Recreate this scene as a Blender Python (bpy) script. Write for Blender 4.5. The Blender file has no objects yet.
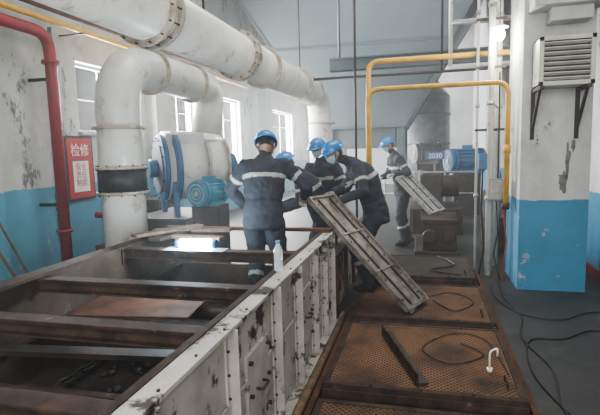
import bpy, bmesh, math, random
from mathutils import Vector, Matrix, noise
random.seed(4)
V=Vector
SC=bpy.context.scene
H=1.7

# ------------------------------------------------------------------ materials
def _nt(name):
    m=bpy.data.materials.new(name); m.use_nodes=True
    nt=m.node_tree; b=nt.nodes['Principled BSDF']
    return m,nt,b
def noise_mix(nt,c1,c2,scale,lo,hi,vec,detail=8,rough=.6):
    n=nt.nodes.new('ShaderNodeTexNoise'); n.inputs['Scale'].default_value=scale
    n.inputs['Detail'].default_value=detail; n.inputs['Roughness'].default_value=rough
    nt.links.new(vec,n.inputs['Vector'])
    r=nt.nodes.new('ShaderNodeValToRGB'); r.color_ramp.elements[0].position=lo; r.color_ramp.elements[1].position=hi
    nt.links.new(n.outputs['Fac'],r.inputs['Fac'])
    mx=nt.nodes.new('ShaderNodeMix'); mx.data_type='RGBA'
    nt.links.new(r.outputs['Color'],mx.inputs[0])
    for i,c in ((6,c1),(7,c2)):
        if isinstance(c,(tuple,list)): mx.inputs[i].default_value=(*c,1)
        else: nt.links.new(c,mx.inputs[i])
    return mx.outputs[2],n
def M(name,c1,c2=None,scale=6,rough=.6,metal=0,lo=.4,hi=.65,bump=0.0,c3=None,scale3=2.0,lo3=.5,hi3=.7,emit=0,alpha=None,trans=0,spec=None):
    m,nt,b=_nt(name)
    tc=nt.nodes.new('ShaderNodeTexCoord'); vec=tc.outputs['Object']
    b.inputs['Roughness'].default_value=rough; b.inputs['Metallic'].default_value=metal
    if spec is not None: b.inputs['Specular IOR Level'].default_value=spec
    c2=c2 or tuple(x*.8 for x in c1)
    out,n=noise_mix(nt,c1,c2,scale,lo,hi,vec)
    if c3:
        out,_=noise_mix(nt,out,c3,scale3,lo3,hi3,vec,detail=10,rough=.7)
    nt.links.new(out,b.inputs['Base Color'])
    if bump:
        bp=nt.nodes.new('ShaderNodeBump'); bp.inputs['Strength'].default_value=bump; bp.inputs['Distance'].default_value=.01
        nt.links.new(n.outputs['Fac'],bp.inputs['Height']); nt.links.new(bp.outputs['Normal'],b.inputs['Normal'])
    if emit:
        b.inputs['Emission Color'].default_value=(*c1,1); b.inputs['Emission Strength'].default_value=emit
    if trans: b.inputs['Transmission Weight'].default_value=trans
    return m
def dado(name,h,white,whited,blue,blued,sc=1.2,peel=.6):
    m,nt,b=_nt(name); b.inputs['Roughness'].default_value=.8
    g=nt.nodes.new('ShaderNodeNewGeometry'); s=nt.nodes.new('ShaderNodeSeparateXYZ')
    nt.links.new(g.outputs['Position'],s.inputs[0])
    mp=nt.nodes.new('ShaderNodeMapping'); mp.inputs['Scale'].default_value=(1,1,.45); nt.links.new(g.outputs['Position'],mp.inputs[0])
    w,_=noise_mix(nt,white,whited,sc,.36,.66,mp.outputs[0],10,.7)
    w1,_=noise_mix(nt,w,tuple(x*.62 for x in whited),sc*.7,.50,.78,g.outputs['Position'],12,.75)
    w2,_=noise_mix(nt,w1,(.15,.145,.135),sc*2.1,peel,peel+.035,mp.outputs[0],12,.75)
    l,_=noise_mix(nt,blue,blued,sc,.4,.7,g.outputs['Position'],10,.7)
    l2,_=noise_mix(nt,l,(.36,.39,.41),sc*3,.62,.65,g.outputs['Position'],12,.75)
    nn=nt.nodes.new('ShaderNodeTexNoise'); nn.inputs['Scale'].default_value=6; nt.links.new(g.outputs['Position'],nn.inputs['Vector'])
    ma=nt.nodes.new('ShaderNodeMath'); ma.operation='MULTIPLY_ADD'; ma.inputs[1].default_value=.05; ma.inputs[2].default_value=h-.025
    nt.links.new(nn.outputs['Fac'],ma.inputs[0])
    c=nt.nodes.new('ShaderNodeMath'); c.operation='LESS_THAN'
    nt.links.new(s.outputs['Z'],c.inputs[0]); nt.links.new(ma.outputs[0],c.inputs[1])
    mx=nt.nodes.new('ShaderNodeMix'); mx.data_type='RGBA'
    nt.links.new(c.outputs[0],mx.inputs[0]); nt.links.new(w2,mx.inputs[6]); nt.links.new(l2,mx.inputs[7])
    nt.links.new(mx.outputs[2],b.inputs['Base Color'])
    return m
m_wallL=dado('plaster_left',1.25,(.52,.52,.485),(.34,.345,.32),(.095,.29,.39),(.07,.21,.29),peel=.58)
m_wallP=dado('plaster_pillar',1.06,(.64,.65,.635),(.44,.45,.44),(.05,.25,.41),(.04,.19,.31),1.6,.61)
m_wallB=M('plaster_back',(.40,.42,.41),(.28,.30,.30),1.0,.8)
m_ceil=M('ceiling_paint',(.30,.32,.32),(.23,.25,.26),1.0,.9)
m_floor=M('floor_concrete',(.036,.034,.033),(.018,.0175,.017),1.6,.5,0,.35,.65,.25,c3=(.078,.07,.062),scale3=3.1,lo3=.55,hi3=.75,spec=.4)
m_white=M('white_duct_paint',(.70,.69,.64),(.53,.515,.465),2.2,.35,0,.40,.72,c3=(.34,.29,.23),scale3=4,lo3=.56,hi3=.68)
m_blow=M('blower_paint',(.64,.64,.61),(.50,.50,.47),3,.35,0,.42,.75,c3=(.34,.30,.25),scale3=4,lo3=.60,hi3=.70)
m_offw=M('flange_paint',(.48,.44,.37),(.27,.21,.16),9,.5)
m_casing=M('casing_paint',(.48,.46,.42),(.31,.29,.255),4,.6,0,.4,.7,.1,c3=(.05,.038,.03),scale3=2.9,lo3=.52,hi3=.57,spec=.3)
m_caseIn=M('casing_grime',(.075,.052,.037),(.03,.022,.018),3,.7,.0,.4,.65,.2,c3=(.20,.155,.12),scale3=5,lo3=.63,hi3=.71,spec=.15)
m_black=M('black_rubber',(.02,.02,.023),(.045,.045,.045),8,.6)
m_dark=M('dark_greasy_steel',(.024,.02,.017),(.062,.043,.031),5,.6,.0,.45,.7,.2,spec=.3)
m_rust=M('rusty_steel',(.105,.046,.025),(.042,.025,.018),7,.8,.0,.4,.65,.2,spec=.15)
m_bar=M('worn_beam',(.056,.034,.023),(.022,.016,.013),7,.7,.0,.4,.6,.2,c3=(.15,.105,.075),scale3=9,lo3=.60,hi3=.69,spec=.2)
m_bed=M('trough_bed_dust',(.044,.034,.027),(.017,.014,.012),3,.8,0,.4,.6,.4,c3=(.11,.085,.068),scale3=5,lo3=.6,hi3=.7,spec=.2)
m_yellow=M('yellow_pipe_paint',(.64,.36,.018),(.42,.23,.025),6,.4)
m_red=M('red_pipe_paint',(.27,.014,.017),(.18,.016,.018),6,.45)
m_hop=M('hopper_paint',(.105,.14,.152),(.085,.115,.125),.8,.6,0,.35,.75,c3=(.14,.172,.182),scale3=.5,lo3=.5,hi3=.8)
m_hop2=M('hopper_rib_paint',(.08,.105,.116),(.06,.085,.094),2,.6)
m_blue=M('blue_motor_paint',(.018,.12,.27),(.012,.08,.18),5,.45)
m_teal=M('teal_motor_paint',(.02,.22,.33),(.02,.14,.22),8,.4)
m_grey=M('grey_machine_paint',(.20,.212,.216),(.12,.132,.137),3,.5)
m_lgrey=M('galvanised',(.36,.36,.35),(.23,.23,.22),9,.45,.3)
m_frame=M('window_frame_paint',(.4,.42,.42),(.3,.3,.3),5,.6)
m_panel=M('cover_plate_steel',(.24,.222,.195),(.12,.105,.09),10,.5,.2,.4,.65,.15,c3=(.08,.05,.033),scale3=6,lo3=.52,hi3=.64)
m_ac=M('louvre_cream',(.60,.59,.50),(.48,.47,.4),5,.5)
m_sign=M('sign_red',(.40,.028,.023),(.32,.03,.025),4,.5)
m_txt=M('sign_lettering',(.8,.78,.7),None,4,.5)
m_txtd=M('wall_lettering',(.04,.08,.12),None,4,.6)
m_wood=M('old_timber',(.18,.12,.07),(.09,.062,.04),12,.75,spec=.2)
m_cable=M('cable_rubber',(.012,.012,.013),None,5,.5)
m_scar=M('bare_concrete',(.20,.20,.19),(.11,.11,.105),14,.9)
m_skin=M('skin',(.42,.26,.18),(.36,.21,.15),9,.5)
m_glove=M('work_glove',(.36,.34,.30),(.17,.16,.145),20,.8)
m_mask=M('surgical_mask',(.40,.58,.68),(.34,.52,.62),8,.8)
m_hair=M('black_hair',(.012,.011,.01),None,30,.5)
m_helm=M('blue_helmet',(.02,.19,.46),(.015,.15,.38),4,.25)
m_eye=M('eye_white',(.7,.7,.68),None,4,.3); m_pup=M('pupil',(.01,.01,.01),None,4,.2); m_lip=M('lips',(.35,.14,.12),None,9,.5)
m_bulb=M('lamp_glow',(1,.95,.85),(1,.95,.85),1,.5,emit=80)
m_weld=M('glare_tube_glow',(.82,.93,1),(.82,.93,1),1,.5,emit=160)  # emission for the added glare tube, not an actual lamp
m_bottle=M('clear_plastic',(.85,.9,.93),(.8,.86,.9),4,.15,trans=.6)
m_redcap=M('blue_cap',(.1,.3,.6),None,4,.4)
m_sheet=M('pale_sheet',(.40,.55,.66),(.22,.36,.46),9,.35)
def mesh_mat():
    m,nt,b=_nt('rusty_expanded_mesh'); b.inputs['Roughness'].default_value=.8; b.inputs['Specular IOR Level'].default_value=.15
    tc=nt.nodes.new('ShaderNodeTexCoord'); mp=nt.nodes.new('ShaderNodeMapping'); mp.inputs['Rotation'].default_value=(0,0,.785)
    nt.links.new(tc.outputs['Object'],mp.inputs[0])
    br=nt.nodes.new('ShaderNodeTexBrick'); br.offset=0; br.inputs['Scale'].default_value=17; br.inputs['Mortar Size'].default_value=.12
    br.inputs['Mortar Smooth'].default_value=.3
    br.inputs['Brick Width'].default_value=.5; br.inputs['Row Height'].default_value=.5
    br.inputs['Color1'].default_value=(.018,.012,.009,1); br.inputs['Color2'].default_value=(.03,.018,.013,1); br.inputs['Mortar'].default_value=(.21,.115,.064,1)
    nt.links.new(mp.outputs[0],br.inputs['Vector'])
    o,_=noise_mix(nt,br.outputs['Color'],(.15,.082,.048),1.6,.50,.8,tc.outputs['Object'])
    o,_=noise_mix(nt,o,(.04,.026,.02),2.2,.42,.66,tc.outputs['Object'])
    nt.links.new(o,b.inputs['Base Color'])
    bp=nt.nodes.new('ShaderNodeBump'); bp.inputs['Strength'].default_value=.7; bp.inputs['Distance'].default_value=.01
    nt.links.new(br.outputs['Fac'],bp.inputs['Height']); nt.links.new(bp.outputs[0],b.inputs['Normal'])
    return m
m_mesh=mesh_mat()
def cloth_mat():
    m,nt,b=_nt('workwear'); b.inputs['Roughness'].default_value=.9; b.inputs['Specular IOR Level'].default_value=.2
    a=nt.nodes.new('ShaderNodeAttribute'); a.attribute_name='Col'
    tc=nt.nodes.new('ShaderNodeTexCoord')
    n=nt.nodes.new('ShaderNodeTexNoise'); n.inputs['Scale'].default_value=9; n.inputs['Detail'].default_value=5
    nt.links.new(tc.outputs['Object'],n.inputs['Vector'])
    hs=nt.nodes.new('ShaderNodeHueSaturation')
    mr=nt.nodes.new('ShaderNodeMapRange'); mr.inputs[3].default_value=.5; mr.inputs[4].default_value=1.5
    nt.links.new(n.outputs['Fac'],mr.inputs[0]); nt.links.new(mr.outputs[0],hs.inputs['Value'])
    nt.links.new(a.outputs['Color'],hs.inputs['Color']); nt.links.new(hs.outputs[0],b.inputs['Base Color'])
    bp=nt.nodes.new('ShaderNodeBump'); bp.inputs['Strength'].default_value=.7; bp.inputs['Distance'].default_value=.02
    nt.links.new(n.outputs['Fac'],bp.inputs['Height']); nt.links.new(bp.outputs[0],b.inputs['Normal'])
    return m
m_cloth=cloth_mat()

# ------------------------------------------------------------------ mesh builder
def fillet(pts,r,n=6):
    pts=[V(p) for p in pts]; out=[pts[0]]
    for i in range(1,len(pts)-1):
        p=pts[i]; a=(pts[i-1]-p); b=(pts[i+1]-p)
        d=min(r,a.length*.49,b.length*.49); a.normalize(); b.normalize()
        s=p+a*d; e=p+b*d
        for k in range(n+1):
            t=k/n; out.append((1-t)**2*s+2*t*(1-t)*p+t*t*e)
    out.append(pts[-1]); return out
class B:
    def __init__(s,name): s.name=name; s.bm=bmesh.new(); s.mats=[]
    def mi(s,m):
        if m not in s.mats: s.mats.append(m)
        return s.mats.index(m)
    def box(s,lo,hi,m,rot=None,piv=None):
        lo=V(lo);hi=V(hi)
        vs=[s.bm.verts.new((x,y,z)) for z in (lo.z,hi.z) for y in (lo.y,hi.y) for x in (lo.x,hi.x)]
        for f in ((0,2,3,1),(4,5,7,6),(0,1,5,4),(2,6,7,3),(0,4,6,2),(1,3,7,5)):
            fc=s.bm.faces.new([vs[i] for i in f]); fc.material_index=s.mi(m)
        if rot is not None:
            piv=V(piv) if piv is not None else (lo+hi)/2
            bmesh.ops.rotate(s.bm,verts=vs,cent=piv,matrix=rot)
        return vs
    def beam(s,p0,p1,w,h,m,up=(0,0,1)):
        p0=V(p0);p1=V(p1);d=(p1-p0).normalized(); up=V(up)
        x=d.cross(up).normalized(); y=x.cross(d).normalized()
        vs=[]
        for p in (p0,p1):
            for a,b in ((-1,-1),(1,-1),(1,1),(-1,1)): vs.append(s.bm.verts.new(p+x*a*w/2+y*b*h/2))
        for f in ((3,2,1,0),(4,5,6,7),(0,1,5,4),(1,2,6,5),(2,3,7,6),(3,0,4,7)):
            s.bm.faces.new([vs[i] for i in f]).material_index=s.mi(m)
    def loft(s,secs,m,seg=20,cap=True,smooth=True):
        rings=[]
        for c,U,W,ru,rv in secs:
            rings.append([s.bm.verts.new(V(c)+V(U)*math.cos(2*math.pi*k/seg)*ru+V(W)*math.sin(2*math.pi*k/seg)*rv) for k in range(seg)])
        i=s.mi(m)
        for a,b in zip(rings,rings[1:]):
            for k in range(seg):
                f=s.bm.faces.new((a[k],a[(k+1)%seg],b[(k+1)%seg],b[k])); f.material_index=i; f.smooth=smooth
        if cap:
            f=s.bm.faces.new(rings[0][::-1]); f.material_index=i
            f=s.bm.faces.new(rings[-1]); f.material_index=i
    def tube(s,pts,r,m,seg=16,cap=True):
        pts=[V(p) for p in pts]; n=len(pts)
        rs=r if isinstance(r,(list,tuple)) else [r]*n
        t0=(pts[1]-pts[0]).normalized()
        U=t0.orthogonal().normalized(); secs=[]; prev=t0
        for i,p in enumerate(pts):
            if i==0: t=t0
            elif i==n-1: t=(pts[-1]-pts[-2]).normalized()
            else: t=((pts[i+1]-p).normalized()+(p-pts[i-1]).normalized()).normalized()
            q=prev.rotation_difference(t); U=q@U; prev=t
            W=t.cross(U).normalized(); secs.append((p,U.copy(),W,rs[i],rs[i]))
        s.loft(secs,m,seg,cap)
    def cyl(s,p0,p1,r,m,r2=None,seg=28): s.tube([p0,p1],[r,r if r2 is None else r2],m,seg)
    def limb(s,pts,rs,m,seg=14):
        pts=[V(p) for p in pts]
        d0=(pts[0]-pts[1]).normalized(); d1=(pts[-1]-pts[-2]).normalized()
        P=[pts[0]+d0*rs[0]*.9,pts[0]+d0*rs[0]*.6]+pts+[pts[-1]+d1*rs[-1]*.6,pts[-1]+d1*rs[-1]*.9]
        R=[rs[0]*.35,rs[0]*.78]+list(rs)+[rs[-1]*.78,rs[-1]*.35]
        s.tube(P,R,m,seg)
    def ball(s,c,r,m,sc=(1,1,1),seg=16,rot=None,fn=None):
        mat=Matrix.Translation(V(c))@(rot.to_4x4() if rot else Matrix())@Matrix.Diagonal((*sc,1))
        g=bmesh.ops.create_uvsphere(s.bm,u_segments=seg,v_segments=max(8,seg*3//4),radius=r)
        vs=g['verts']
        if fn:
            for v in vs: v.co=fn(v.co.copy())
        bmesh.ops.transform(s.bm,matrix=mat,verts=vs)
        i=s.mi(m)
        for f in {f for v in vs for f in v.link_faces}: f.material_index=i; f.smooth=True
        return vs
    def torus(s,c,axis,R,r,m,seg=28,rs=8,sx=1.0):
        axis=V(axis).normalized();U=axis.orthogonal().normalized();W=axis.cross(U)
        i=s.mi(m); rings=[]
        for k in range(seg):
            a=2*math.pi*k/seg; d=U*math.cos(a)+W*math.sin(a)*sx
            rings.append([s.bm.verts.new(V(c)+d*(R+r*math.cos(2*math.pi*j/rs))+axis*r*math.sin(2*math.pi*j/rs)) for j in range(rs)])
        for k in range(seg):
            a=rings[k];b=rings[(k+1)%seg]
            for j in range(rs):
                f=s.bm.faces.new((a[j],a[(j+1)%rs],b[(j+1)%rs],b[j])); f.material_index=i; f.smooth=True
    def blotch(s,c,U,W,ru,rw,m,seed=0,n=44):
        c=V(c);U=V(U);W=V(W);N=U.cross(W).normalized(); top=[];bot=[]
        for k in range(n):
            a=2*math.pi*k/n; g=1+.75*noise.noise(V((math.cos(a)*1.6,math.sin(a)*1.6,seed)))+.35*noise.noise(V((math.cos(a)*6,math.sin(a)*6,seed+5)))
            p=c+U*math.cos(a)*ru*g+W*math.sin(a)*rw*g
            top.append(s.bm.verts.new(p+N*.003)); bot.append(s.bm.verts.new(p-N*.003))
        i=s.mi(m); s.bm.faces.new(top).material_index=i; s.bm.faces.new(bot[::-1]).material_index=i
        for k in range(n): s.bm.faces.new((top[k],bot[k],bot[(k+1)%n],top[(k+1)%n])).material_index=i
    def mesh(s):
        me=bpy.data.meshes.new(s.name); bmesh.ops.recalc_face_normals(s.bm,faces=s.bm.faces)
        s.bm.to_mesh(me); s.bm.free()
        for m in s.mats: me.materials.append(m)
        return me
    def done(s,parent=None,bevel=0,matrix=None):
        me=s.mesh(); ob=bpy.data.objects.new(s.name,me); SC.collection.objects.link(ob)
        if matrix: ob.matrix_world=matrix
        if parent: ob.parent=parent
        if bevel:
            b=ob.modifiers.new('bevel','BEVEL'); b.width=bevel; b.segments=2; b.limit_method='ANGLE'
        return ob
def empty(name,loc=(0,0,0)):
    e=bpy.data.objects.new(name,None); SC.collection.objects.link(e); return e

# ------------------------------------------------------------------ room
b=B('floor'); b.box((-5.8,-2,-.2),(4.5,23,0),m_floor); b.done()
b=B('ceiling'); b.box((-5.8,-2,7),(4.5,23.3,7.2),m_ceil); b.done()
wins=[(6.9,8.4,2.1),(9.8,11.2,1.38),(12.3,14.2,1.38),(17.6,20.4,1.38)]; ZT=3.25
b=B('wall_left')
y=-2
for y0,y1,z0 in wins:
    b.box((-5.8,y,0),(-5.5,y0,7),m_wallL)
    b.box((-5.8,y0,0),(-5.5,y1,z0),m_wallL); b.box((-5.8,y0,ZT),(-5.5,y1,7),m_wallL); y=y1
b.box((-5.8,y,0),(-5.5,23.3,7),m_wallL)
for y in (4.3,8.9,15.2): b.box((-5.5,y,0),(-5.25,y+.75,7),m_wallL)
for c,ru,rw,sd in (((-5.25,4.86,1.9),.12,.27,1),((-5.25,4.95,2.5),.06,.2,4)):
    b.blotch(c,(0,1,0),(0,0,1),ru,rw,m_scar,sd)
b.done()
for i,(y0,y1,z0) in enumerate(wins):
    b=B('window_%d'%(i+1))
    x=-5.66
    for a,c in (((y0,z0),(y1,z0+.05)),((y0,ZT-.05),(y1,ZT)),((y0,z0),(y0+.05,ZT)),((y1-.05,z0),(y1,ZT))):
        b.box((x-.03,a[0],a[1]),(x+.03,c[0],c[1]),m_frame)
    yy=(y0+y1)/2; b.box((x-.012,yy-.012,z0),(x+.012,yy+.012,ZT),m_frame)
    b.box((x-.012,y0,ZT-.6),(x+.012,y1,ZT-.575),m_frame)
    b.box((-5.5,y0-.05,z0-.05),(-5.42,y1+.05,z0),m_wallB)
    b.done()
b=B('wall_back'); b.box((-5.8,23,0),(4.5,23.3,7),m_wallB); b.done()
b=B('wall_right'); b.box((2.15,6.0,0),(2.4,23,7),m_wallP); b.box((2.4,6.0,0),(4.5,6.25,7),m_wallP); b.done()
b=B('baseboard_right'); b.box((2.11,6.0,0),(2.15,23,.1),m_red); b.done()
b=B('concrete_pillar'); b.box((1.08,5.97,0),(1.80,6.82,7),m_wallP)
for c,ru,rw,sd in (((1.57,5.97,1.50),.022,.17,2),((1.53,5.97,1.28),.045,.10,3),((1.62,5.97,1.68),.02,.06,12)):
    b.blotch(c,(1,0,0),(0,0,1),ru,rw,m_scar,sd)
b.done()
b=B('concrete_corbel'); b.box((1.12,5.62,3.12),(2.12,5.97,3.3),m_wallP); b.box((1.3,5.72,2.98),(1.7,5.97,3.12),m_wallP); b.done(bevel=.01)

b=B('louvred_air_unit')
x0,x1,y0,y1,z0,z1=1.17,1.70,5.6,5.93,2.30,2.80
b.box((x0,y0+.03,z0),(x0+.02,y1,z1),m_ac); b.box((x1-.02,y0+.03,z0),(x1,y1,z1),m_ac)
b.box((x0,y0+.03,z1-.02),(x1,y1,z1),m_ac); b.box((x0,y0+.03,z0),(x1,y1,z0+.02),m_ac); b.box((x0,y1-.03,z0),(x1,y1,z1),m_dark)
for a,c in (((x0,z0),(x0+.045,z1)),((x1-.045,z0),(x1,z1)),((x0,z0),(x1,z0+.045)),((x0,z1-.045),(x1,z1))):
    b.box((a[0],y0,a[1]),(c[0],y0+.04,c[1]),m_ac)
b.box((x0+.04,y0+.07,z0+.04),(x1-.04,y0+.08,z1-.04),m_black)
for k in range(8):
    z=z0+.07+k*.051
    b.box((x0+.045,y0-.002,z-.005),(x1-.045,y0+.048,z+.005),m_ac,rot=Matrix.Rotation(-.45,3,'X'))
for x in (x0+.02,x1-.06):
    b.beam((x,5.55,2.28),(x,5.968,2.28),.04,.04,m_dark); b.beam((x,5.62,2.28),(x,5.95,1.85),.03,.03,m_dark); b.beam((x,5.953,2.3),(x,5.953,1.75),.04,.03,m_dark,up=(0,1,0))
b.done(bevel=.003)

# ------------------------------------------------------------------ overhead ducts
b=B('overhead_duct')
X,Z,R=-2.4,2.98,.27
path=fillet([(X,1.2,Z),(X,11.4,Z),(X+.05,11.4,.0)],.55,8)
b.tube(path,R,m_white,36)
for y in (3.95,4.10,6.15,6.28,7.2,9.3,10.4):
    b.cyl((X,y-.018,Z),(X,y+.018,Z),R+.055,m_offw,seg=36)
for y in (4.03,6.22):
    for k in range(14):
        a=2*math.pi*k/14; p=V((X+math.cos(a)*(R+.035),y-.13,Z+math.sin(a)*(R+.035)))
        b.cyl(p,p+V((0,.24,0)),.008,m_dark,seg=6)
b.cyl((X+.05,11.4,2.3),(X+.05,11.4,2.35),R+.05,m_offw)
for y in (5.2,9.6): b.cyl((X,y,Z+R),(X,y,6.995),.015,m_dark,seg=8)
b.done()
b=B('elbow_duct')
X2=-3.3
p=fillet([(X2,4.78,0),(X2,4.78,2.72),(X2,7.25,2.72),(X2-.1,7.25,2.02)],.55,7)
b.tube(p,.24,m_white,32)
for z in (1.28,1.56,2.0): b.cyl((X2,4.78,z-.015),(X2,4.78,z+.015),.285,m_offw,seg=32)
b.cyl((X2,4.78,1.30),(X2,4.78,1.54),.265,m_black,seg=32)
b.cyl((X2,4.78,.0),(X2,4.78,.03),.36,m_offw)
for y in (5.5,6.6): b.cyl((X2,y-.015,2.72),(X2,y+.015,2.72),.285,m_offw,seg=32)
for z in (1.28,1.56):
    for k in range(12):
        a=2*math.pi*k/12; q=V((X2+math.cos(a)*.27,4.78+math.sin(a)*.27,z-.03)); b.cyl(q,q+V((0,0,.06)),.009,m_dark,seg=6)
b.done()

def blower():
    b=B('centrifugal_blower')
    ax=V((.74,.67,0)).normalized(); c=V((-3.95,6.75,1.48)); e=c+ax*.98
    side=V((-ax.y,ax.x,0)); up=V((0,0,1))
    i=b.mi(m_blow); n=48; L0=[];L1=[]
    for k in range(n):
        a=2*math.pi*k/n; r=.45+.13*((k/n))
        d=side*math.cos(a+2.2)+up*math.sin(a+2.2)
        L0.append(b.bm.verts.new(c+ax*.02+d*r)); L1.append(b.bm.verts.new(c+ax*.62+d*r))
    for k in range(n):
        j=(k+1)%n; f=b.bm.faces.new((L0[k],L0[j],L1[j],L1[k])); f.material_index=i; f.smooth=k<n-1
    b.bm.faces.new(L0[::-1]).material_index=i; b.bm.faces.new(L1).material_index=i
    b.cyl(c+ax*.6,e,.44,m_blow,seg=40)
    b.cyl(c-ax*.05,c+ax*.02,.52,m_blue,seg=40); b.cyl(c+ax*.12,c+ax*.2,.575,m_blue,seg=40)
    b.cyl(c-ax*.07,c-ax*.05,.38,m_grey,seg=36); b.cyl(c-ax*.2,c-ax*.07,.14,m_blue,seg=24)
    b.cyl(c+ax*.62,c+ax*.65,.50,m_offw,seg=40); b.cyl(e-ax*.03,e,.48,m_offw,seg=40)
    b.cyl(e,e+ax*.2,.2,m_blue,seg=24)
    for k in range(16):
        a=2*math.pi*k/16; q=c-ax*.06+side*math.cos(a)*.46+up*math.sin(a)*.46; b.cyl(q-ax*.02,q,.015,m_dark,seg=6)
    for t in (.1,.8):
        q=c+ax*t
        b.beam(q+side*.4-V((0,0,.2)),V((q.x+side.x*.5,q.y+side.y*.5,0)),.08,.08,m_blue,up=ax)
        b.beam(q-side*.4-V((0,0,.2)),V((q.x-side.x*.5,q.y-side.y*.5,0)),.08,.08,m_blue,up=ax)
        b.beam(q+side*.45-V((0,0,.42)),q-side*.45-V((0,0,.42)),.08,.1,m_blue)
    b.box((-4.35,6.3,0.1),(-3.35,7.7,.75),m_dark)
    b.box((-4.4,6.2,0),(-3.3,7.8,.1),m_dark)
    b.done()
blower()
def motor(name,c,ax,L,R,m,base=True,fins=18):
    b=B(name); c=V(c);ax=V(ax).normalized(); side=V((-ax.y,ax.x,0)); up=V((0,0,1))
    b.cyl(c,c+ax*L,R*.92,m,seg=32)
    for k in range(fins):
        a=2*math.pi*k/fins; d=side*math.cos(a)+up*math.sin(a)
        b.beam(c+d*R*.95+ax*.03,c+d*R*.95+ax*(L-.03),R*.03,R*.14,m,up=d)
    b.cyl(c-ax*.02,c+ax*.04,R*1.05,m,seg=32); b.cyl(c+ax*(L-.05),c+ax*L,R*1.05,m,seg=32)
    b.cyl(c-ax*R*.45,c-ax*.02,R*.97,m,r2=R*1.0,seg=32)
    b.torus(c-ax*R*.46,ax,R*.72,R*.05,m_lgrey); b.torus(c-ax*R*.46,ax,R*.42,R*.04,m_lgrey); b.cyl(c-ax*R*.5,c-ax*R*.44,R*.2,m_lgrey)
    b.cyl(c+ax*L,c+ax*(L+R*.8),R*.16,m_lgrey,seg=16)
    q=c+ax*L*.5
    b.box(q+V((-R*.4,-R*.4,R*.85)),q+V((R*.4,R*.4,R*1.3)),m)
    if base:
        b.box((q.x-R*1.1,q.y-R*1.1,0),(q.x+R*1.1,q.y+R*1.1,c.z-R*1.0),m_dark)
        b.box((q.x-R*.9,q.y-R*.9,c.z-R*1.05),(q.x+R*.9,q.y+R*.9,c.z-R*.7),m)
    b.done()
motor('blower_motor',(-3.0,6.1,1.14),(.25,.95,0),.42,.18,m_teal)
motor('electric_motor',(.72,12.6,1.33),(.9,.35,0),.75,.30,m_blue)
motor('electric_motor',(-.15,15.5,1.5),(.9,.35,0),.7,.32,m_grey)

# ------------------------------------------------------------------ wall things left
b=B('red_riser_pipe')
b.tube(fillet([(-5.1,5.9,0),(-5.1,5.9,3.42),(-5.1,3.0,3.42)],.28),.08,m_red,20)
b.cyl((-5.1,5.9,3.0),(-5.1,5.9,3.05),.12,m_red); b.cyl((-5.1,5.9,.6),(-5.1,5.9,.64),.12,m_red); b.cyl((-5.1,5.9,0),(-5.1,5.9,.03),.14,m_red)
for z in (1.0,2.8): b.cyl((-5.49,5.9,z),(-5.1,5.9,z),.025,m_dark)
b.done()
b=B('wall_pipe_run')
for z,m,r in ((3.62,m_yellow,.04),(3.78,m_rust,.035),(3.9,m_yellow,.03)):
    b.cyl((-5.12,1,z),(-5.12,14,z),r,m,seg=12)
for y in (3,6.6,9.8,12.5): b.beam((-5.5,y,3.57),(-5.05,y,3.57),.04,.02,m_dark)
b.cyl((-5.35,6.22,1.0),(-5.35,6.22,3.6),.03,m_grey)
b.done()
sg=empty('safety_notice_board')
b=B('board'); b.box((-5.49,6.45,.98),(-5.46,7.12,2.03),m_black); b.box((-5.46,6.49,1.02),(-5.45,7.08,1.99),m_sign)
b.box((-5.45,6.6,1.12),(-5.447,6.97,1.62),m_txt); b.done(parent=sg)
def text(body,loc,size,m,parent,rot):
    c=bpy.data.curves.new('lettering','FONT'); c.body=body; c.size=size; c.extrude=.001; c.align_x='CENTER'
    o=bpy.data.objects.new('lettering',c); SC.collection.objects.link(o); o.location=loc; o.rotation_euler=rot; c.materials.append(m); o.parent=parent
R_L=(math.pi/2,0,math.pi/2)
text('检修',(-5.445,6.785,1.72),.22,m_txt,sg,R_L)
text('安全\n责任\n制度',(-5.445,6.785,1.48),.13,m_sign,sg,R_L)
wl=empty('wall_slogan'); 
text('如\n火\n焚\n烧',(-5.495,6.28,1.0),.2,m_txtd,wl,R_L)
b=B('leaning_pole')
b.limb([(-4.75,4.75,0.02),(-5.2,4.25,1.6)],[.018,.014],m_wood,10)
b.limb([(-4.95,5.1,0.02),(-5.22,4.75,1.2)],[.016,.013],m_wood,10)
b.done()
b=B('steel_locker'); b.box((-5.2,7.6,0),(-4.6,8.4,.9),m_dark); b.box((-4.6,7.65,.1),(-4.58,7.98,.85),m_rust); b.box((-4.6,8.02,.1),(-4.58,8.35,.85),m_rust); b.done(bevel=.01)
b=B('valve_manifold')
b.cyl((-4.6,6.3,.0),(-4.6,6.3,1.1),.05,m_rust,seg=14); b.cyl((-4.85,6.3,.8),(-4.4,6.3,.8),.05,m_red,seg=14); b.cyl((-4.6,6.3,1.1),(-4.6,6.3,1.13),.13,m_rust,seg=20)
b.box((-4.8,6.15,0),(-4.45,6.5,.35),m_rust)
b.done(bevel=.004)
b=B('sack_pile')
for k,(x,y,z,a) in enumerate(((-3.95,5.6,.12,.3),(-4.3,5.6,.12,-.4),(-4.1,5.6,.33,.1))):
    b.ball((x,y,z),.3,m_dark if k%2 else m_wood,(1,.7,.4),16,rot=Matrix.Rotation(a,3,'Z'))
b.done()

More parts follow.
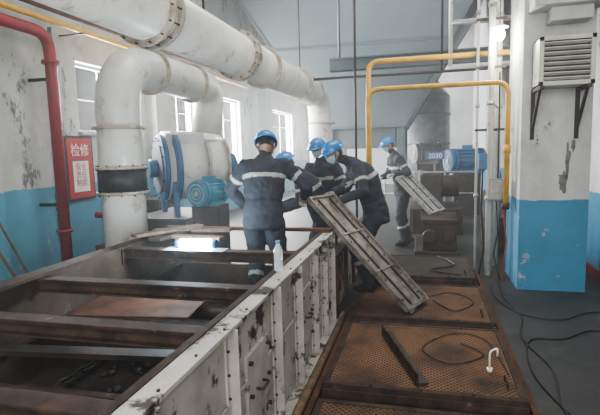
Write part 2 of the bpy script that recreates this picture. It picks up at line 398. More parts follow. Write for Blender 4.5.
# ------------------------------------------------------------------ conveyor trough
TY0,TY1=.6,4.56
b=B('conveyor_trough')
XR,XL=-.88,-2.6; ZT2=.9
b.box((XR-.02,TY0,0),(XR,TY1,ZT2),m_casing); b.box((XR-.03,TY0,.02),(XR-.02,TY1,ZT2-.012),m_caseIn)
b.box((XR-.05,TY0,ZT2-.012),(XR+.045,TY1,ZT2+.008),m_casing); b.box((XR-.09,TY0,ZT2-.014),(XR-.05,TY1,ZT2+.012),m_bar)
b.box((XR-.03,TY0,.0),(XR+.07,TY1,.02),m_casing)
b.box((XL,TY0,0),(XL+.03,TY1,ZT2),m_caseIn)
b.box((XL-.045,TY0,ZT2-.012),(XL+.09,TY1,ZT2+.012),m_bar)
b.box((XL+.03,TY0,.18),(XR-.03,TY1,.22),m_bed)
b.box((XR-.06,TY0,.5),(XR-.03,TY1,.56),m_bar); b.box((XL+.03,TY0,.5),(XL+.12,TY1,.54),m_bar)
for y in (1.3,1.98,2.68,3.2,3.72,4.12,4.5):
    b.box((XR,y-.006,.02),(XR+.06,y+.006,ZT2-.01),m_casing); b.box((XR,y-.035,.02),(XR+.012,y+.035,ZT2-.01),m_casing)
    for k in range(7):
        z=.1+k*.115
        for s_ in (-.022,.022): b.cyl((XR+.01,y+s_,z),(XR+.022,y+s_,z),.007,m_dark,seg=6)
for k in range(14):
    y=.8+k*.28; b.cyl((XR+.02,y,ZT2+.006),(XR+.02,y,ZT2+.016),.007,m_dark,seg=6)
b.beam((XR+.012,1.35,.52),(XR+.012,3.2,.52),.03,.012,m_casing,up=(1,0,0))
for y in (3.46,2.35):
    b.box((XR,y-.17,.22),(XR+.02,y+.17,.66),m_casing)
    for dz in (.26,.44,.62):
        for dy in (-.14,.14): b.cyl((XR+.02,y+dy,dz),(XR+.04,y+dy,dz),.012,m_dark,seg=8)
    b.tube(fillet([(XR+.02,y-.05,.44),(XR+.06,y-.05,.44),(XR+.06,y+.05,.44),(XR+.02,y+.05,.44)],.02),.008,m_dark,8)
b.box((XL+.03,TY1-.03,0),(XR-.03,TY1,.55),m_caseIn)
b.done(bevel=.002)
for i,y in enumerate((1.27,1.97,2.67,3.68)):
    b=B('cross_beam')
    b.box((XL+.035,y-.04,.86),(XR-.035,y+.04,.872),m_bar); b.box((XL+.035,y-.04,.79),(XR-.035,y+.04,.80),m_bar); b.box((XL+.035,y-.005,.80),(XR-.035,y+.005,.86),m_bar)
    b.box((XL+.035,y-.05,.872),(XR-.035,y+.05,.884),m_bar)
    b.box((XL+.035,y-.06,.74),(XL+.05,y+.06,.884),m_bar); b.box((XR-.05,y-.06,.74),(XR-.035,y+.06,.884),m_bar)
    b.done(bevel=.003)
b=B('scraper_chain')
for X in (-2.2,-1.28):
    for k in range(36):
        y=.7+k*.085
        ax=(0,0,1) if k%2 else (1,0,0)
        a=V(ax);U=V((0,1,0));W=a.cross(U)
        pts=[]
        for j in range(13):
            t=2*math.pi*j/12; pts.append(V((X,y,.275))+U*math.cos(t)*.055+W*math.sin(t)*.03)
        b.tube(pts,.011,m_dark,6)
for y in (.95,1.6,2.3,3.0,3.5): b.box((-2.45,y-.03,.225),(-1.0,y+.03,.30),m_bar)
for y in (1.6,3.0): b.cyl((-2.55,y+.3,.46),(-.93,y+.3,.46),.045,m_bar)
b.done()
b=B('coal_lumps')
for k in range(90):
    x=random.uniform(-2.1,-1.38); y=random.uniform(.8,3.9); r=random.uniform(.012,.035)
    b.ball((x,y,.222+r*.6),r,m_black if k%3 else m_rust,(1,random.uniform(.6,1),.7),7,rot=Matrix.Rotation(random.uniform(0,3),3,'Z'))
b.done()
b=B('loose_steel_plate'); b.box((-2.5,2.85,.56),(-1.6,3.4,.575),m_rust,rot=Matrix.Rotation(.12,3,'Z')); b.box((-2.5,1.42,.56),(-1.35,1.85,.572),m_caseIn,rot=Matrix.Rotation(-.06,3,'Z'))
b.beam((-2.5,2.2,.57),(-1.1,2.35,.57),.10,.03,m_dark)
b.done()
b=B('timber_offcuts')
for p,q in (((-2.62,4.05,.932),(-1.75,3.95,.932)),((-2.65,4.3,.932),(-1.85,4.4,.932)),((-2.55,3.8,.965),(-2.2,4.45,.965))): b.beam(p,q,.1,.03,m_wood)
b.beam((-2.62,4.5,.93),(-.86,4.5,.93),.08,.03,m_rust)
b.beam((-2.35,3.82,.932),(-2.3,4.3,.932),.14,.03,m_dark)
b.done(bevel=.004)
b=B('glare_tube')  # glowing tube added to stand in for the weld glare in the trough
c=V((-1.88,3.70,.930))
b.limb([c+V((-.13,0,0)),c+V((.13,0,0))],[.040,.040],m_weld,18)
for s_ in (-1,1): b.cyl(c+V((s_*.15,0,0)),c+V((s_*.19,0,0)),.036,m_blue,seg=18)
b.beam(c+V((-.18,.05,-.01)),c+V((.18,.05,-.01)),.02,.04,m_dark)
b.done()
b=B('plastic_sheet'); b.box((-2.15,3.60,.886),(-1.6,3.74,.889),m_sheet); b.done()
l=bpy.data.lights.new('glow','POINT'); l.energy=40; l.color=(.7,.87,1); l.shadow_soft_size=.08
o=bpy.data.objects.new('glare_fill_light',l); o.location=c+V((-.05,-.12,.10)); SC.collection.objects.link(o)  # added point light that spreads the stand-in glare
b=B('water_bottle'); c=V((-.925,2.98,.909))
b.tube([c,c+V((0,0,.01)),c+V((0,0,.06)),c+V((0,0,.07)),c+V((0,0,.08)),c+V((0,0,.14)),c+V((0,0,.17)),c+V((0,0,.185)),c+V((0,0,.19))],[.026,.030,.030,.027,.030,.030,.017,.013,.013],m_bottle,20)
b.cyl(c+V((0,0,.188)),c+V((0,0,.205)),.014,m_redcap); b.done()
b=B('floor_pipe'); b.cyl((-.76,.8,.06),(-.76,4.6,.06),.03,m_wood); 
for y in (1.5,3,4.3): b.box((-.79,y-.03,0),(-.73,y+.03,.04),m_dark)
b.done()
b=B('casing_side_plate'); b.box((-.91,4.75,0),(-.88,7.6,.62),m_casing); b.box((-.95,4.75,.6),(-.84,7.6,.625),m_bar)
for y in (4.8,5.4,6.0,6.6,7.2): b.box((-.88,y-.02,.0),(-.84,y+.02,.6),m_rust)
b.done(bevel=.003)

# ------------------------------------------------------------------ floor covers
def cover(y0,y1,z,x0=-.66,x1=.64,m=None):
    b=B('mesh_floor_cover'); m=m or m_mesh
    b.box((x0+.04,y0+.04,z-.02),(x1-.04,y1-.04,z-.006),m)
    for a,c in (((x0,y0),(x1,y0+.04)),((x0,y1-.04),(x1,y1)),((x0,y0+.04),(x0+.04,y1-.04)),((x1-.04,y0+.04),(x1,y1-.04))):
        b.box((a[0],a[1],0.0),(c[0],c[1],z),m_bar)
    b.box((x0,y0-.03,0),(x1,y0-.012,z-.03),m_bar)
    for k in range(1,4):
        x=x0+(x1-x0)*k/4; b.cyl((x,y0+.02,z),(x,y0+.02,z+.012),.012,m_dark,seg=8)
    b.tube(fillet([(x1-.1,y0+.15,z-.005),(x1-.1,y0+.15,z+.04),(x1-.1,y0+.27,z+.04),(x1-.1,y0+.27,z-.005)],.02),.006,m_bar,8)
    return b.done(bevel=.003)
cover(3.05,4.28,.12); cover(4.42,5.62,.12); cover(5.8,6.95,.16,-.62,.6,m_dark)
cover(1.6,2.9,.09)
b=B('machine_pit_frame')
b.box((-.70,1.3,0),(.72,1.36,.07),m_dark)
b.box((-.72,1.3,0),(-.68,6.0,.06),m_rust); b.box((.66,1.3,0),(.70,6.4,.06),m_rust)
for y in (2.98,4.35,5.71): b.box((-.68,y-.05,0),(.66,y+.04,.01),m_black)
b.done()
b=B('angle_iron'); 
p0=V((-.33,3.98,.155)); p1=V((-.03,3.12,.155)); d=(p1-p0).normalized(); s=V((-d.y,d.x,0))
b.beam(p0+s*.035-V((0,0,.02)),p1+s*.035-V((0,0,.02)),.09,.014,m_dark); b.beam(p0+V((0,0,.01)),p1+V((0,0,.01)),.014,.09,m_bar)
b.done(bevel=.002)
b=B('lifting_hook')
c=V((.46,3.45,.12)); b.tube(fillet([c,c+V((0,0,.14)),c+V((.05,0,.17)),c+V((.05,0,.11))],.02),.007,m_txt,8); b.cyl(c+V((0,0,-.005)),c+V((0,0,.02)),.02,m_txt)
b.done()
def tilt_panel(name,A,Bv,C,m):
    A=V(A);L=V(Bv)-A;W=V(C)-A; n=L.cross(W).normalized()
    if n.z<0:n=-n
    b=B(name); l=L.normalized(); w=W.normalized()
    def P(u,v,h=0): return A+L*u+W*v+n*h
    b.beam(P(0,.5),P(1,.5),W.length*.94,.006,m,up=n)
    for v in (.0,1.0): b.beam(P(0,v,.0),P(1,v,.0),.02,.05,m,up=n)
    for u in (0.006,.994): b.beam(P(u,0),P(u,1),.025,.045,m,up=n)
    for v in (.27,.73): b.beam(P(.03,v,.008),P(.97,v,.008),.02,.016,m_bar,up=n)
    for u in (.33,.66): b.beam(P(u,0,.008),P(u,1,.008),.02,.016,m,up=n)
    for k in range(6):
        u=.08+k*.17
        for v in (.12,.88): b.cyl(P(u,v,.0),P(u,v,.014),.009,m_dark,seg=8)
    b.done()
tilt_panel('steel_cover_plate',(-.13,4.51,.16),(-1.11,4.64,1.22),(.045,4.90,.16),m_panel)
tilt_panel('steel_cover_plate',(.12,7.7,.66),(-.42,7.9,1.22),(.34,8.25,.66),m_lgrey)

# mid-ground machinery
b=B('gearbox_stand')
b.box((-.12,7.4,0),(.55,8.9,.12),m_dark)
b.box((.0,7.5,.12),(.5,8.4,.55),m_dark); b.box((-.02,7.48,.53),(.52,8.42,.6),m_bar)
b.cyl((.1,7.5,.35),(.1,7.38,.35),.10,m_dark); b.cyl((.38,7.5,.35),(.38,7.4,.35),.08,m_bar)
b.done(bevel=.01)
b=B('drive_unit')
b.box((-.25,9.6,0),(.75,11,.5),m_dark); b.box((-.05,9.8,.5),(.35,10.8,1.15),m_dark); b.cyl((-.1,10.2,.95),(-.0,10.2,.95),.28,m_grey); b.cyl((.35,10.2,.9),(.7,10.2,.9),.22,m_dark)
for k in range(6): b.box((-.2+k*.16,9.57,.05),(-.17+k*.16,9.6,.48),m_bar)
b.done(bevel=.01)
b=B('oxygen_cylinder')
for x,y in ((1.25,9.2),(1.55,9.3)):
    b.tube([(x,y,0),(x,y,1.15),(x,y,1.27),(x,y,1.33),(x,y,1.42)],[.11,.11,.08,.035,.03],m_blue if x<1.4 else m_dark,20)
b.done()
b=B('scrap_crate')
b.box((.95,7.9,.06),(1.75,8.5,.1),m_rust)
for a in ((.95,7.9,1.0,8.5),(1.7,7.9,1.75,8.5),(1.0,7.9,1.7,7.94),(1.0,8.46,1.7,8.5)): b.box((a[0],a[1],.0),(a[2],a[3],.5),m_dark)
b.beam((1.05,8.0,.2),(1.6,8.4,.75),.05,.05,m_bar); b.beam((1.5,8.0,.2),(1.2,8.4,.7),.04,.06,m_rust)
b.done(bevel=.004)
b=B('silo_tank')
b.cyl((.1,17.5,0),(.1,17.5,3.4),.8,m_grey,seg=40); b.tube([(.1,17.5,3.4),(.1,17.5,3.7),(.1,17.5,4.3)],[.8,.55,.2],m_grey,32)
for z in (.8,1.8,2.8): b.torus((.1,17.5,z),(0,0,1),.81,.03,m_hop2)
b.done()
b=B('guard_rail')
for x in (-.9,-.2,.5,1.2): b.cyl((x,11.8,0),(x,11.8,1.1),.022,m_lgrey,seg=8)
for z in (.6,1.1): b.cyl((-.9,11.8,z),(1.2,11.8,z),.022,m_lgrey,seg=8)
b.done()
db=empty('numbered_tag_board'); b=B('board'); b.box((.05,12.0,1.40),(.50,12.03,1.58),m_blue); b.beam((.27,12.05,0),(.27,12.05,1.42),.05,.03,m_grey,up=(0,1,0)); b.done(parent=db)
text('2030',(.28,11.995,1.43),.16,m_txt,db,(math.pi/2,0,0))

# ------------------------------------------------------------------ hopper
b=B('storage_hopper')
T=[(-4.95,11.6,6.2),(1.75,11.6,6.2),(1.75,19,6.2),(-4.95,19,6.2)]
Bt=[(-2.5,12.5,2.25),(-.45,12.5,2.25),(-.45,15,2.25),(-2.5,15,2.25)]
tv=[b.bm.verts.new(p) for p in T]; bv=[b.bm.verts.new(p) for p in Bt]; uv=[b.bm.verts.new((x,y,6.99)) for x,y,z in T]
i=b.mi(m_hop)
for k in range(4):
    j=(k+1)%4
    b.bm.faces.new((bv[k],bv[j],tv[j],tv[k])).material_index=i; b.bm.faces.new((tv[k],tv[j],uv[j],uv[k])).material_index=i
def lerp(a,c,t): return V(a)*(1-t)+V(c)*t
for t in (.0,.5,.98):
    for k in range(4):
        b.beam(lerp(Bt[k],T[k],t),lerp(Bt[(k+1)%4],T[(k+1)%4],t),.06,.06,m_hop2)
for k in range(4): b.beam(Bt[k],T[k],.06,.06,m_hop2,up=(0,1,0))
b.box((-2.3,12.7,1.7),(-.7,14.8,2.25),m_hop2)
for x in (-2.4,-.55):
    for y in (12.7,14.8): b.box((x-.1,y-.1,0),(x+.1,y+.1,2.3),m_hop2)
b.done()
b=B('steel_girder'); 
b.box((-1.9,10.2,3.35),(2.14,10.24,3.55),m_hop2); b.box((-1.9,10.1,3.55),(2.14,10.34,3.58),m_hop2); b.box((-1.9,10.1,3.32),(2.14,10.34,3.35),m_hop2)
for x in (-1.7,1.9): b.cyl((x,10.22,3.58),(x,10.22,6.995),.03,m_hop2,seg=8)
b.box((1.95,10.1,0),(2.14,10.34,3.32),m_hop2)
b.done()

# ------------------------------------------------------------------ right pipes
b=B('yellow_gas_pipe')
b.tube(fillet([(-.75,7,0),(-.75,7,2.91),(1.04,7,2.91),(2.1,7,2.91)],.15),.036,m_yellow,14)
b.done()
b=B('yellow_gas_pipe')
b.tube(fillet([(-.68,6.25,0.16),(-.68,6.25,2.44),(.98,6.25,2.44),(.98,6.25,.95)],.16),.031,m_yellow,14)
b.cyl((-.68,6.25,0),(-.68,6.25,.18),.031,m_yellow)
b.cyl((.98,6.25,1.6),(.98,6.25,1.7),.042,m_yellow); b.cyl((.98,6.25,1.0),(.98,6.25,.92),.042,m_dark)
b.done()
b=B('white_riser_pipes')
for x,y,r in ((.83,6.6,.04),(.99,7.12,.04),(.90,6.85,.022),(.70,6.9,.018)):
    b.cyl((x,y,0),(x,y,6.995),r,m_white,seg=14)
    for z in (1.0,2.2,3.4): b.cyl((x,y,z),(x,y,z+.05),r+.012,m_lgrey,seg=12)
for z in (1.9,2.7,3.3): b.beam((.66,6.78,z),(1.03,6.78,z),.04,.03,m_dark)
b.done()
b=B('electrical_junction_box')
b.box((.80,6.42,1.0),(1.0,6.53,1.28),m_grey); b.box((.81,6.41,1.02),(.99,6.42,1.26),m_lgrey); b.tube([(.9,6.48,1.0),(.92,6.43,.6),(.88,6.48,.3),(.95,6.4,0.01)],.012,m_cable,8); b.cyl((.92,6.5,1.28),(.92,6.52,2.6),.012,m_cable,seg=8)
b.box((.68,6.43,1.4),(.78,6.51,1.6),m_blue)
b.tube([(.73,6.47,1.4),(.72,6.46,.9),(.76,6.48,.4),(.7,6.45,.01)],.015,m_cable,8); b.tube([(.97,6.48,1.0),(1.02,6.4,.5),(.96,6.3,.01)],.01,m_red,8)
b.done(bevel=.004)
b=B('conduit_pipes')
b.cyl((-.98,7.3,0.0),(-.98,7.3,6.995),.018,m_dark,seg=10)
b.cyl((-1.9,8.6,2.95),(2.14,8.6,2.95),.025,m_dark,seg=10); b.cyl((.3,8.6,2.95),(.3,8.6,6.995),.02,m_dark,seg=8)
b.cyl((.5,9.8,3.2),(2.14,9.8,3.2),.04,m_white,seg=10);b.cyl((.5,9.8,4.0),(2.14,9.8,4.0),.05,m_lgrey,seg=10);b.cyl((.5,9.8,3.2),(.5,9.8,6.995),.04,m_white,seg=10)
b.done()
b=B('hanging_lamp')
c=V((.89,6.4,3.02)); b.ball(c,.06,m_bulb,(1,1,1.25)); b.cyl(c+V((0,0,.05)),c+V((0,0,.12)),.03,m_dark); b.tube([c+V((0,0,.1)),c+V((0,0,3.97))],.006,m_cable,6)
b.tube([c+V((0,0,.12)),c+V((0,0,.08))],[.03,.10],m_white,20); b.done()
l=bpy.data.lights.new('lamp','POINT'); l.energy=45; l.color=(1,.93,.8); l.shadow_soft_size=.05
o=bpy.data.objects.new('lamp_light',l); o.location=c+V((0,-.0,-.12)); SC.collection.objects.link(o)

def cable(name,ctrl,r=.011):
    b=B(name); pts=[V(p) for p in ctrl]; out=[]
    for i in range(len(pts)-1):
        p0=pts[max(i-1,0)];p1=pts[i];p2=pts[i+1];p3=pts[min(i+2,len(pts)-1)]
        for k in range(8):
            t=k/8; out.append(.5*((2*p1)+(p2-p0)*t+(2*p0-5*p1+4*p2-p3)*t*t+(3*p1-p0-3*p2+p3)*t**3))
    out.append(pts[-1]); b.tube(out,r,m_cable,8); b.done()
z=.009
cable('floor_cable',[(1.0,2.6,z),(.88,3.2,z),(.95,3.8,z),(.85,4.4,z),(.95,5.0,z),(.88,5.6,z),(.92,6.3,z)],.007)
cable('floor_cable',[(1.9,4.6,z),(1.5,4.7,z),(1.2,4.45,z),(.9,4.35,z),(.8,3.7,z),(.92,3.1,z),(1.1,2.6,z)],.007)
cable('floor_cable',[(2.0,5.3,z),(1.6,5.2,z),(1.3,4.95,z),(.98,5.05,z),(.80,5.5,z),(.8,6.1,z)],.006)
cable('welding_cable',[(.3,3.9,.125),(.45,3.7,.125),(.2,3.5,.125),(.0,3.75,.125),(.25,4.1,.125),(.5,4.0,.125),(.58,3.4,.125)],.0045)
cable('welding_cable',[(-.2,5.3,.125),(0,5.1,.125),(.3,5.3,.125),(.5,5.0,.125),(.3,4.7,.125),(.1,5.0,.125)],.005)
cable('trailing_hose',[(.2,6.9,.17),(.4,6.4,.17),(.1,6.1,.17),(.45,5.9,.17)],.010)

# ------------------------------------------------------------------ people
def ik(s,w,l1,l2,pole):
    s=V(s);w=V(w);d=w-s;L=d.length
    if L>l1+l2-.005: w=s+d.normalized()*(l1+l2-.005); d=w-s; L=d.length
    a=(l1*l1-l2*l2+L*L)/(2*L); h=math.sqrt(max(l1*l1-a*a,0)); n=d.normalized(); p=V(pole); p=(p-n*p.dot(n)).normalized()
    return s+n*a+p*h,w
def remesh(me,vox,name,parent,mat,smooth=2,wr=0,colf=None):
    tmp=bpy.data.objects.new('tmp',me); SC.collection.objects.link(tmp)
    r=tmp.modifiers.new('r','REMESH'); r.mode='VOXEL'; r.voxel_size=vox
    if smooth:
        sm=tmp.modifiers.new('s','SMOOTH'); sm.factor=.5; sm.iterations=smooth
    dg=bpy.context.evaluated_depsgraph_get(); dg.update()
    nm=bpy.data.meshes.new_from_object(tmp.evaluated_get(dg)); bpy.data.objects.remove(tmp)
    nm.materials.clear(); nm.materials.append(mat)
    for p in nm.polygons: p.use_smooth=True
    if wr:
        ns=[v.normal.copy() for v in nm.vertices]
        for v,n in zip(nm.vertices,ns):
            q=v.co; s=noise.noise(V((q.x*8,q.y*8,q.z*15)))+.5*noise.noise(q*25)
            v.co=q+n*s*wr
    if colf:
        at=nm.color_attributes.new('Col','FLOAT_COLOR','POINT')
        for i,v in enumerate(nm.vertices): at.data[i].color=(*colf(v.co),1)
    o=bpy.data.objects.new(name,nm); SC.collection.objects.link(o); o.parent=parent; return o
def hand(parent,name,w,f,n,curl,side,mat):
    w=V(w);f=V(f).normalized();n=V(n);n=(n-f*n.dot(f)).normalized();s=f.cross(n).normalized()*side
    b=B(name)
    b.loft([(w-f*.03,s,n,.027,.022),(w,s,n,.03,.021),(w+f*.035,s,n,.042,.018),(w+f*.08,s,n,.044,.015),(w+f*.095,s,n,.038,.011)],mat,16)
    for k,(off,L,r) in enumerate(((.032,.072,.0095),(.011,.08,.0098),(-.011,.074,.0093),(-.032,.058,.0085))):
        p=w+f*.085+s*off; d=f.copy(); m2=n.copy(); pts=[p-f*.02,p]
        for seg,c in ((.45,curl*.8),(.32,curl*1.1),(.25,curl*.8)):
            d,m2=(d*math.cos(c)+m2*math.sin(c)).normalized(),(m2*math.cos(c)-d*math.sin(c)).normalized()
            p=p+d*L*seg; pts.append(p)
        b.limb(pts,[r,r,r*.98,r*.92,r*.8],mat,10)
    p=w+f*.025+s*.03; d=(f*.6+s*.75+n*.25).normalized(); p1=p+d*.04; d2=(f*.85+s*.2+n*.5).normalized(); p2=p1+d2*.03; p3=p2+(d2+n*.3).normalized()*.022
    b.limb([p-d*.02,p,p1,p2,p3],[.013,.013,.012,.0105,.009],mat,10)
    remesh(b.mesh(),.0042,name,parent,mat,1)
def head(parent,c,hd,mask=True):
    hd=V(hd).normalized(); r=hd.cross(V((0,0,1))).normalized(); up=r.cross(hd)
    mat=Matrix((r,hd,up)).transposed().to_4x4(); mat.translation=V(c)
    b=B('head')
    def sk(v,g=1.0,):
        x,y,z=v
        k=1-.28*max(0,-z)**1.5
        return V((x*.076*k*g,(y*.094-(.012*max(0,-z) if y<0 else -.006*max(0,-z)))*g,z*.118*g))
    b.ball((0,0,0),1,m_skin,seg=28,fn=lambda v:sk(v))
    b.limb([(0,.088,.005),(0,.100,-.018),(0,.104,-.03)],[.008,.011,.013],m_skin,10)
    for s in (-1,1):
        b.ball((s*.031,.081,.008),.0125,m_eye,(1,.7,.7),10); b.ball((s*.031,.0885,.008),.0055,m_pup,seg=8)
        b.limb([(s*.015,.088,.027),(s*.03,.089,.031),(s*.047,.08,.027)],[.004,.005,.004],m_hair,8)
        b.ball((s*.078,-.005,-.012),.03,m_skin,(.35,.65,1),12)
    b.limb([(-.02,.088,-.055),(0,.092,-.054),(.02,.088,-.055)],[.005,.006,.005],m_lip,8)
    vs=b.ball((0,-.004,0),1,m_hair,seg=26,fn=lambda v:sk(v,1.05))
    bad=[v for v in vs if v.co.z<-.06 or (v.co.y>.012 and v.co.z<.055) or (v.co.y>-.012 and v.co.z<-.02)]
    bmesh.ops.delete(b.bm,geom=bad,context='VERTS')
    if mask:
        vs=b.ball((0,.004,-.004),1,m_mask,seg=26,fn=lambda v:sk(v,1.08) if v.y<.75 else sk(v,1.08)+V((0,.012*max(0,1-abs(v.x)*2.5),0)))
        bad=[v for v in vs if v.co.y<.028 or v.co.z>-.012 or v.co.z<-.112]
        bmesh.ops.delete(b.bm,geom=bad,context='VERTS')
        for s in (-1,1): b.tube([(s*.07,.03,-.03),(s*.081,-.01,-.01),(s*.07,.03,-.07)],.0018,m_mask,6)
    ho=b.done(parent=parent); ho.data.transform(mat)
    b=B('hard_hat')
    vs=b.ball((0,-.004,.03),1,m_helm,seg=32,fn=lambda v:V((v.x*.108,v.y*.130,v.z*.104)))
    bad=[v for v in vs if v.co.z<.026]; bmesh.ops.delete(b.bm,geom=bad,context='VERTS')
    n=36; ring=[];ring2=[];ring3=[]
    for k in range(n):
        a=2*math.pi*k/n; cx,sy=math.cos(a),math.sin(a); e=.012+.045*max(0,sy)**2
        ring.append(b.bm.verts.new((cx*.106,-.004+sy*.128,.036))); ring2.append(b.bm.verts.new((cx*(.108+e*.6),-.004+sy*(.130+e),.026-.01*max(0,sy)))); ring3.append(b.bm.verts.new((cx*.102,-.004+sy*.124,.024)))
    i=b.mi(m_helm)
    for k in range(n):
        j=(k+1)%n
        for A_,B_ in ((ring,ring2),(ring2,ring3)):
            f=b.bm.faces.new((A_[k],A_[j],B_[j],B_[k])); f.material_index=i; f.smooth=True
    for x in (-.03,0,.03):
        pts=[]
        for k in range(9):
            t=math.radians(25+130*k/8); pts.append(V((x,-.004+math.cos(t)*.130*(1-abs(x)*1.0),.03+math.sin(t)*.104*(1-abs(x)*1.4))))
        b.limb(pts,[.006]*9,m_helm,8)
    b.limb([(-.075,.02,.03),(-.07,.03,-.06),(-.03,.055,-.118),(.03,.055,-.118),(.07,.03,-.06),(.075,.02,.03)],[.004]*6,m_black,6)
    ho=b.done(parent=parent); ho.data.transform(mat)
def segd(p,a,c):
    d=c-a; t=max(0,min(1,(p-a).dot(d)/d.length_squared)); return (p-(a+d*t)).length,t
CL=(.032,.037,.047); ST=(.38,.39,.365); BT=(.02,.018,.016); SK=(.42,.26,.18)
def person(name,pelvis,chest,neck,hc,fw,hd,wl,wr_,floor,feet,mask=True,cl=CL,poles=None,knees=None,bands=True,curl=.7,palm=(0,0,-1),fdir=None):
    P=empty(name); pelvis,chest,neck,hc=V(pelvis),V(chest),V(neck),V(hc); fw=V(fw);fw.z=0;fw.normalize(); rt=V((fw.y,-fw.x,0))
    def dep(a): return rt.cross(a).normalized()
    shc=chest.lerp(neck,.62); shL=shc-rt*.185; shR=shc+rt*.185
    d1=(chest-pelvis).normalized(); d2=(neck-chest).normalized()
    b=B('torso')
    hem=pelvis-V((0,0,.10))*.6-d1*.05
    b.loft([(hem-V((0,0,.03)),rt,dep(V((0,0,1))),.14,.10),(hem,rt,dep(V((0,0,1))),.195,.15),(pelvis,rt,dep(d1),.192,.148),(pelvis.lerp(chest,.4),rt,dep(d1),.178,.135),
            (chest,rt,dep((d1+d2)),.205,.145),(chest.lerp(neck,.5),rt,dep(d2),.195,.125),(chest.lerp(neck,.78),rt,dep(d2),.135,.095),(neck,rt,dep(d2),.078,.074),(neck+d2*.03,rt,dep(d2),.055,.05)],m_cloth,24)
    b.limb([neck-d2*.05,neck,hc-V((0,0,.03))],[.062,.058,.052],m_cloth)
    b.limb([neck-d2*.01-rt*.03,neck+d2*.015,neck-d2*.01+rt*.03],[.06,.064,.06],m_cloth)
    bones=[]
    pl=poles or (-rt*.5-V((0,0,1))-fw*.3, rt*.5-V((0,0,1))-fw*.3)
    W=[]
    for sh,w,pole in ((shL,wl,pl[0]),(shR,wr_,pl[1])):
        e,w=ik(sh,w,.29,.26,pole); W.append((e,w))
        b.limb([shc.lerp(sh,.4),sh,sh.lerp(e,.5),e,e.lerp(w,.4),w],[.07,.080,.072,.064,.058,.045],m_cloth)
        bones+=[('ua',sh,e),('fa',e,w)]
    for i,(sx,ft) in enumerate(((-1,feet[0]),(1,feet[1]))):
        hip=pelvis+rt*sx*.09-V((0,0,.04)); an=V((ft[0],ft[1],floor+.09))
        kp=fw if knees is None else V(knees[i]); k,an=ik(hip,an,.44,.42,kp)
        b.limb([hip,hip.lerp(k,.5),k,k.lerp(an,.4),an],[.108,.098,.079,.074,.062],m_cloth)
        bones+=[('th',hip,k),('sh',k,an)]
        fd=(fw+rt*sx*.15).normalized(); h=an-V((0,0,.04))
        b.limb([h-fd*.05,h+fd*.04-V((0,0,.005)),h+fd*.15-V((0,0,.015))],[.045,.046,.036],m_cloth)
        bones+=[('ft',h-fd*.05,h+fd*.15)]
    bones+=[('to',pelvis-V((0,0,.08)),neck),('nk',neck+d2*.045,hc)]
    rad={'ua':.07,'fa':.055,'th':.095,'sh':.065,'ft':.045,'to':.17,'nk':.055}
    def colf(p):
        best=None
        for n,a,c in bones:
            d,t=segd(p,a,c); d=d/rad[n]
            if best is None or d<best[0]: best=(d,n,t)
        _,n,t=best
        if n=='nk': return SK
        if n=='ft': return BT
        if bands:
            if n=='to' and (.65<t<.715): return ST
            if n=='ua' and .48<t<.60: return ST
            if n=='sh' and .35<t<.45: return ST
        if n=='to' and .3<t<.325: return tuple(x*.5 for x in cl)
        return cl
    remesh(b.mesh(),.012,'body',P,m_cloth,2,.012,colf)
    for i,(e,w) in enumerate(W):
        f=(w-e).normalized() if fdir is None else (V(fdir)+(w-e).normalized()*.6).normalized()
        hand(P,'hand_left' if i==0 else 'hand_right',w+(w-e).normalized()*.02,f,palm,curl,(1 if i==0 else -1),m_glove)
    head(P,hc,hd,mask)
    return P
# A
person('worker',(-1.43,4.18,1.12),(-1.44,4.27,1.45),(-1.46,4.36,1.63),(-1.47,4.45,1.765),(-.18,1,0),(-.3,1,-.6),
       (-1.72,4.50,1.15),(-1.14,4.60,1.25),.22,((-1.54,4.15),(-1.29,4.2)),poles=(V((-1,-.3,-.4)),V((1,-.3,-.5))))
# B
person('worker',(-1.12,5.50,.90),(-1.28,5.42,1.28),(-1.40,5.36,1.45),(-1.52,5.28,1.55),(-.85,-.3,0),(-.8,-.4,-.5),
       (-1.58,5.12,1.05),(-1.62,5.45,1.05),0,((-1.10,5.36),(-1.12,5.66)))
# C
person('worker',(-1.25,6.35,.96),(-1.27,6.3,1.33),(-1.30,6.22,1.56),(-1.33,6.14,1.72),(-.25,-1,0),(-.3,-1,-.30),
       (-1.12,5.98,1.15),(-1.5,5.95,1.1),0,((-1.14,6.35),(-1.36,6.4)))
# D
person('worker',(-.52,5.47,.99),(-.62,5.44,1.37),(-.80,5.38,1.56),(-.965,5.31,1.665),(-1,-.25,0),(-.85,-.65,-.45),
       (-.84,5.06,1.16),(-.95,5.2,1.23),.12,((-.58,5.24),(-.42,5.54)),poles=(V((.6,-.5,-.7)),V((.2,.6,-.8))),knees=((-1,-.2,0),(-1,0,0)))
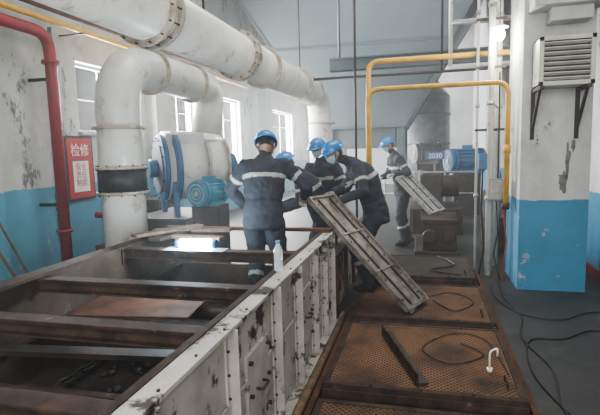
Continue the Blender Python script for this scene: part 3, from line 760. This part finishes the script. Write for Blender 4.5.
# E
person('worker',(-.34,8.55,.97),(-.40,8.5,1.36),(-.50,8.47,1.60),(-.58,8.44,1.75),(-1,-.4,0),(-.9,-.4,-.35),
       (-.45,8.1,1.26),(-.68,8.35,1.2),0,((-.30,8.4),(-.24,8.7)),bands=True)

# ------------------------------------------------------------------ light
w=bpy.data.worlds.new('World'); SC.world=w; w.use_nodes=True; nt=w.node_tree
bg=nt.nodes['Background']; bg.inputs[0].default_value=(.90,.96,1,1); bg.inputs[1].default_value=2.0
vs=nt.nodes.new('ShaderNodeVolumeScatter'); vs.inputs['Density'].default_value=.011; vs.inputs['Anisotropy'].default_value=.35; vs.inputs['Color'].default_value=(.97,.98,1,1)
nt.links.new(vs.outputs[0],nt.nodes['World Output'].inputs['Volume'])
def area(name,loc,d,sx,sy,e,col=(1,1,1)):
    l=bpy.data.lights.new(name,'AREA'); l.shape='RECTANGLE'; l.size=sx; l.size_y=sy; l.energy=e; l.color=col
    o=bpy.data.objects.new(name,l); o.location=loc; o.rotation_euler=V(d).to_track_quat('-Z','Y').to_euler(); SC.collection.objects.link(o)
for i,(y,e) in enumerate(((5.5,270),(11.0,110),(20.8,420))): area('ceiling_fill',(-.8,y,6.95),(0,0,-1),3.5,2.5 if i!=1 else .9,e,(.98,.99,1))  # added fill lights below the closed ceiling, which has no roof openings
area('rear_fill_light',(.2,-1.9,3.2),(0,1,-.12),5.5,3.6,430,(1,.985,.96))  # added unseen fill from behind the camera; no doorway is modelled
for i,(y0,y1,z0) in enumerate(wins): area('window_daylight',(-5.84,(y0+y1)/2,(z0+ZT)/2),(1,0,0),y1-y0+.1,ZT-z0+.1,(560,820,1000,1300)[i],(.99,.995,1))
try: SC.view_settings.look='AgX - Medium High Contrast'
except Exception as ex: print('look',ex)

# ------------------------------------------------------------------ camera
f=480.0
Yc=V((123,60.5,-f)).normalized(); Zc=V((1,.027,0)).cross(Yc).normalized(); Xc=Yc.cross(Zc)
Rm=Matrix((Xc,Yc,Zc))
cam=bpy.data.cameras.new('camera'); cam.sensor_width=36; cam.lens=36*f/600; cam.clip_end=100
co=bpy.data.objects.new('camera',cam); SC.collection.objects.link(co)
mw=Rm.to_4x4(); mw.translation=(0,0,H); co.matrix_world=mw
SC.camera=co
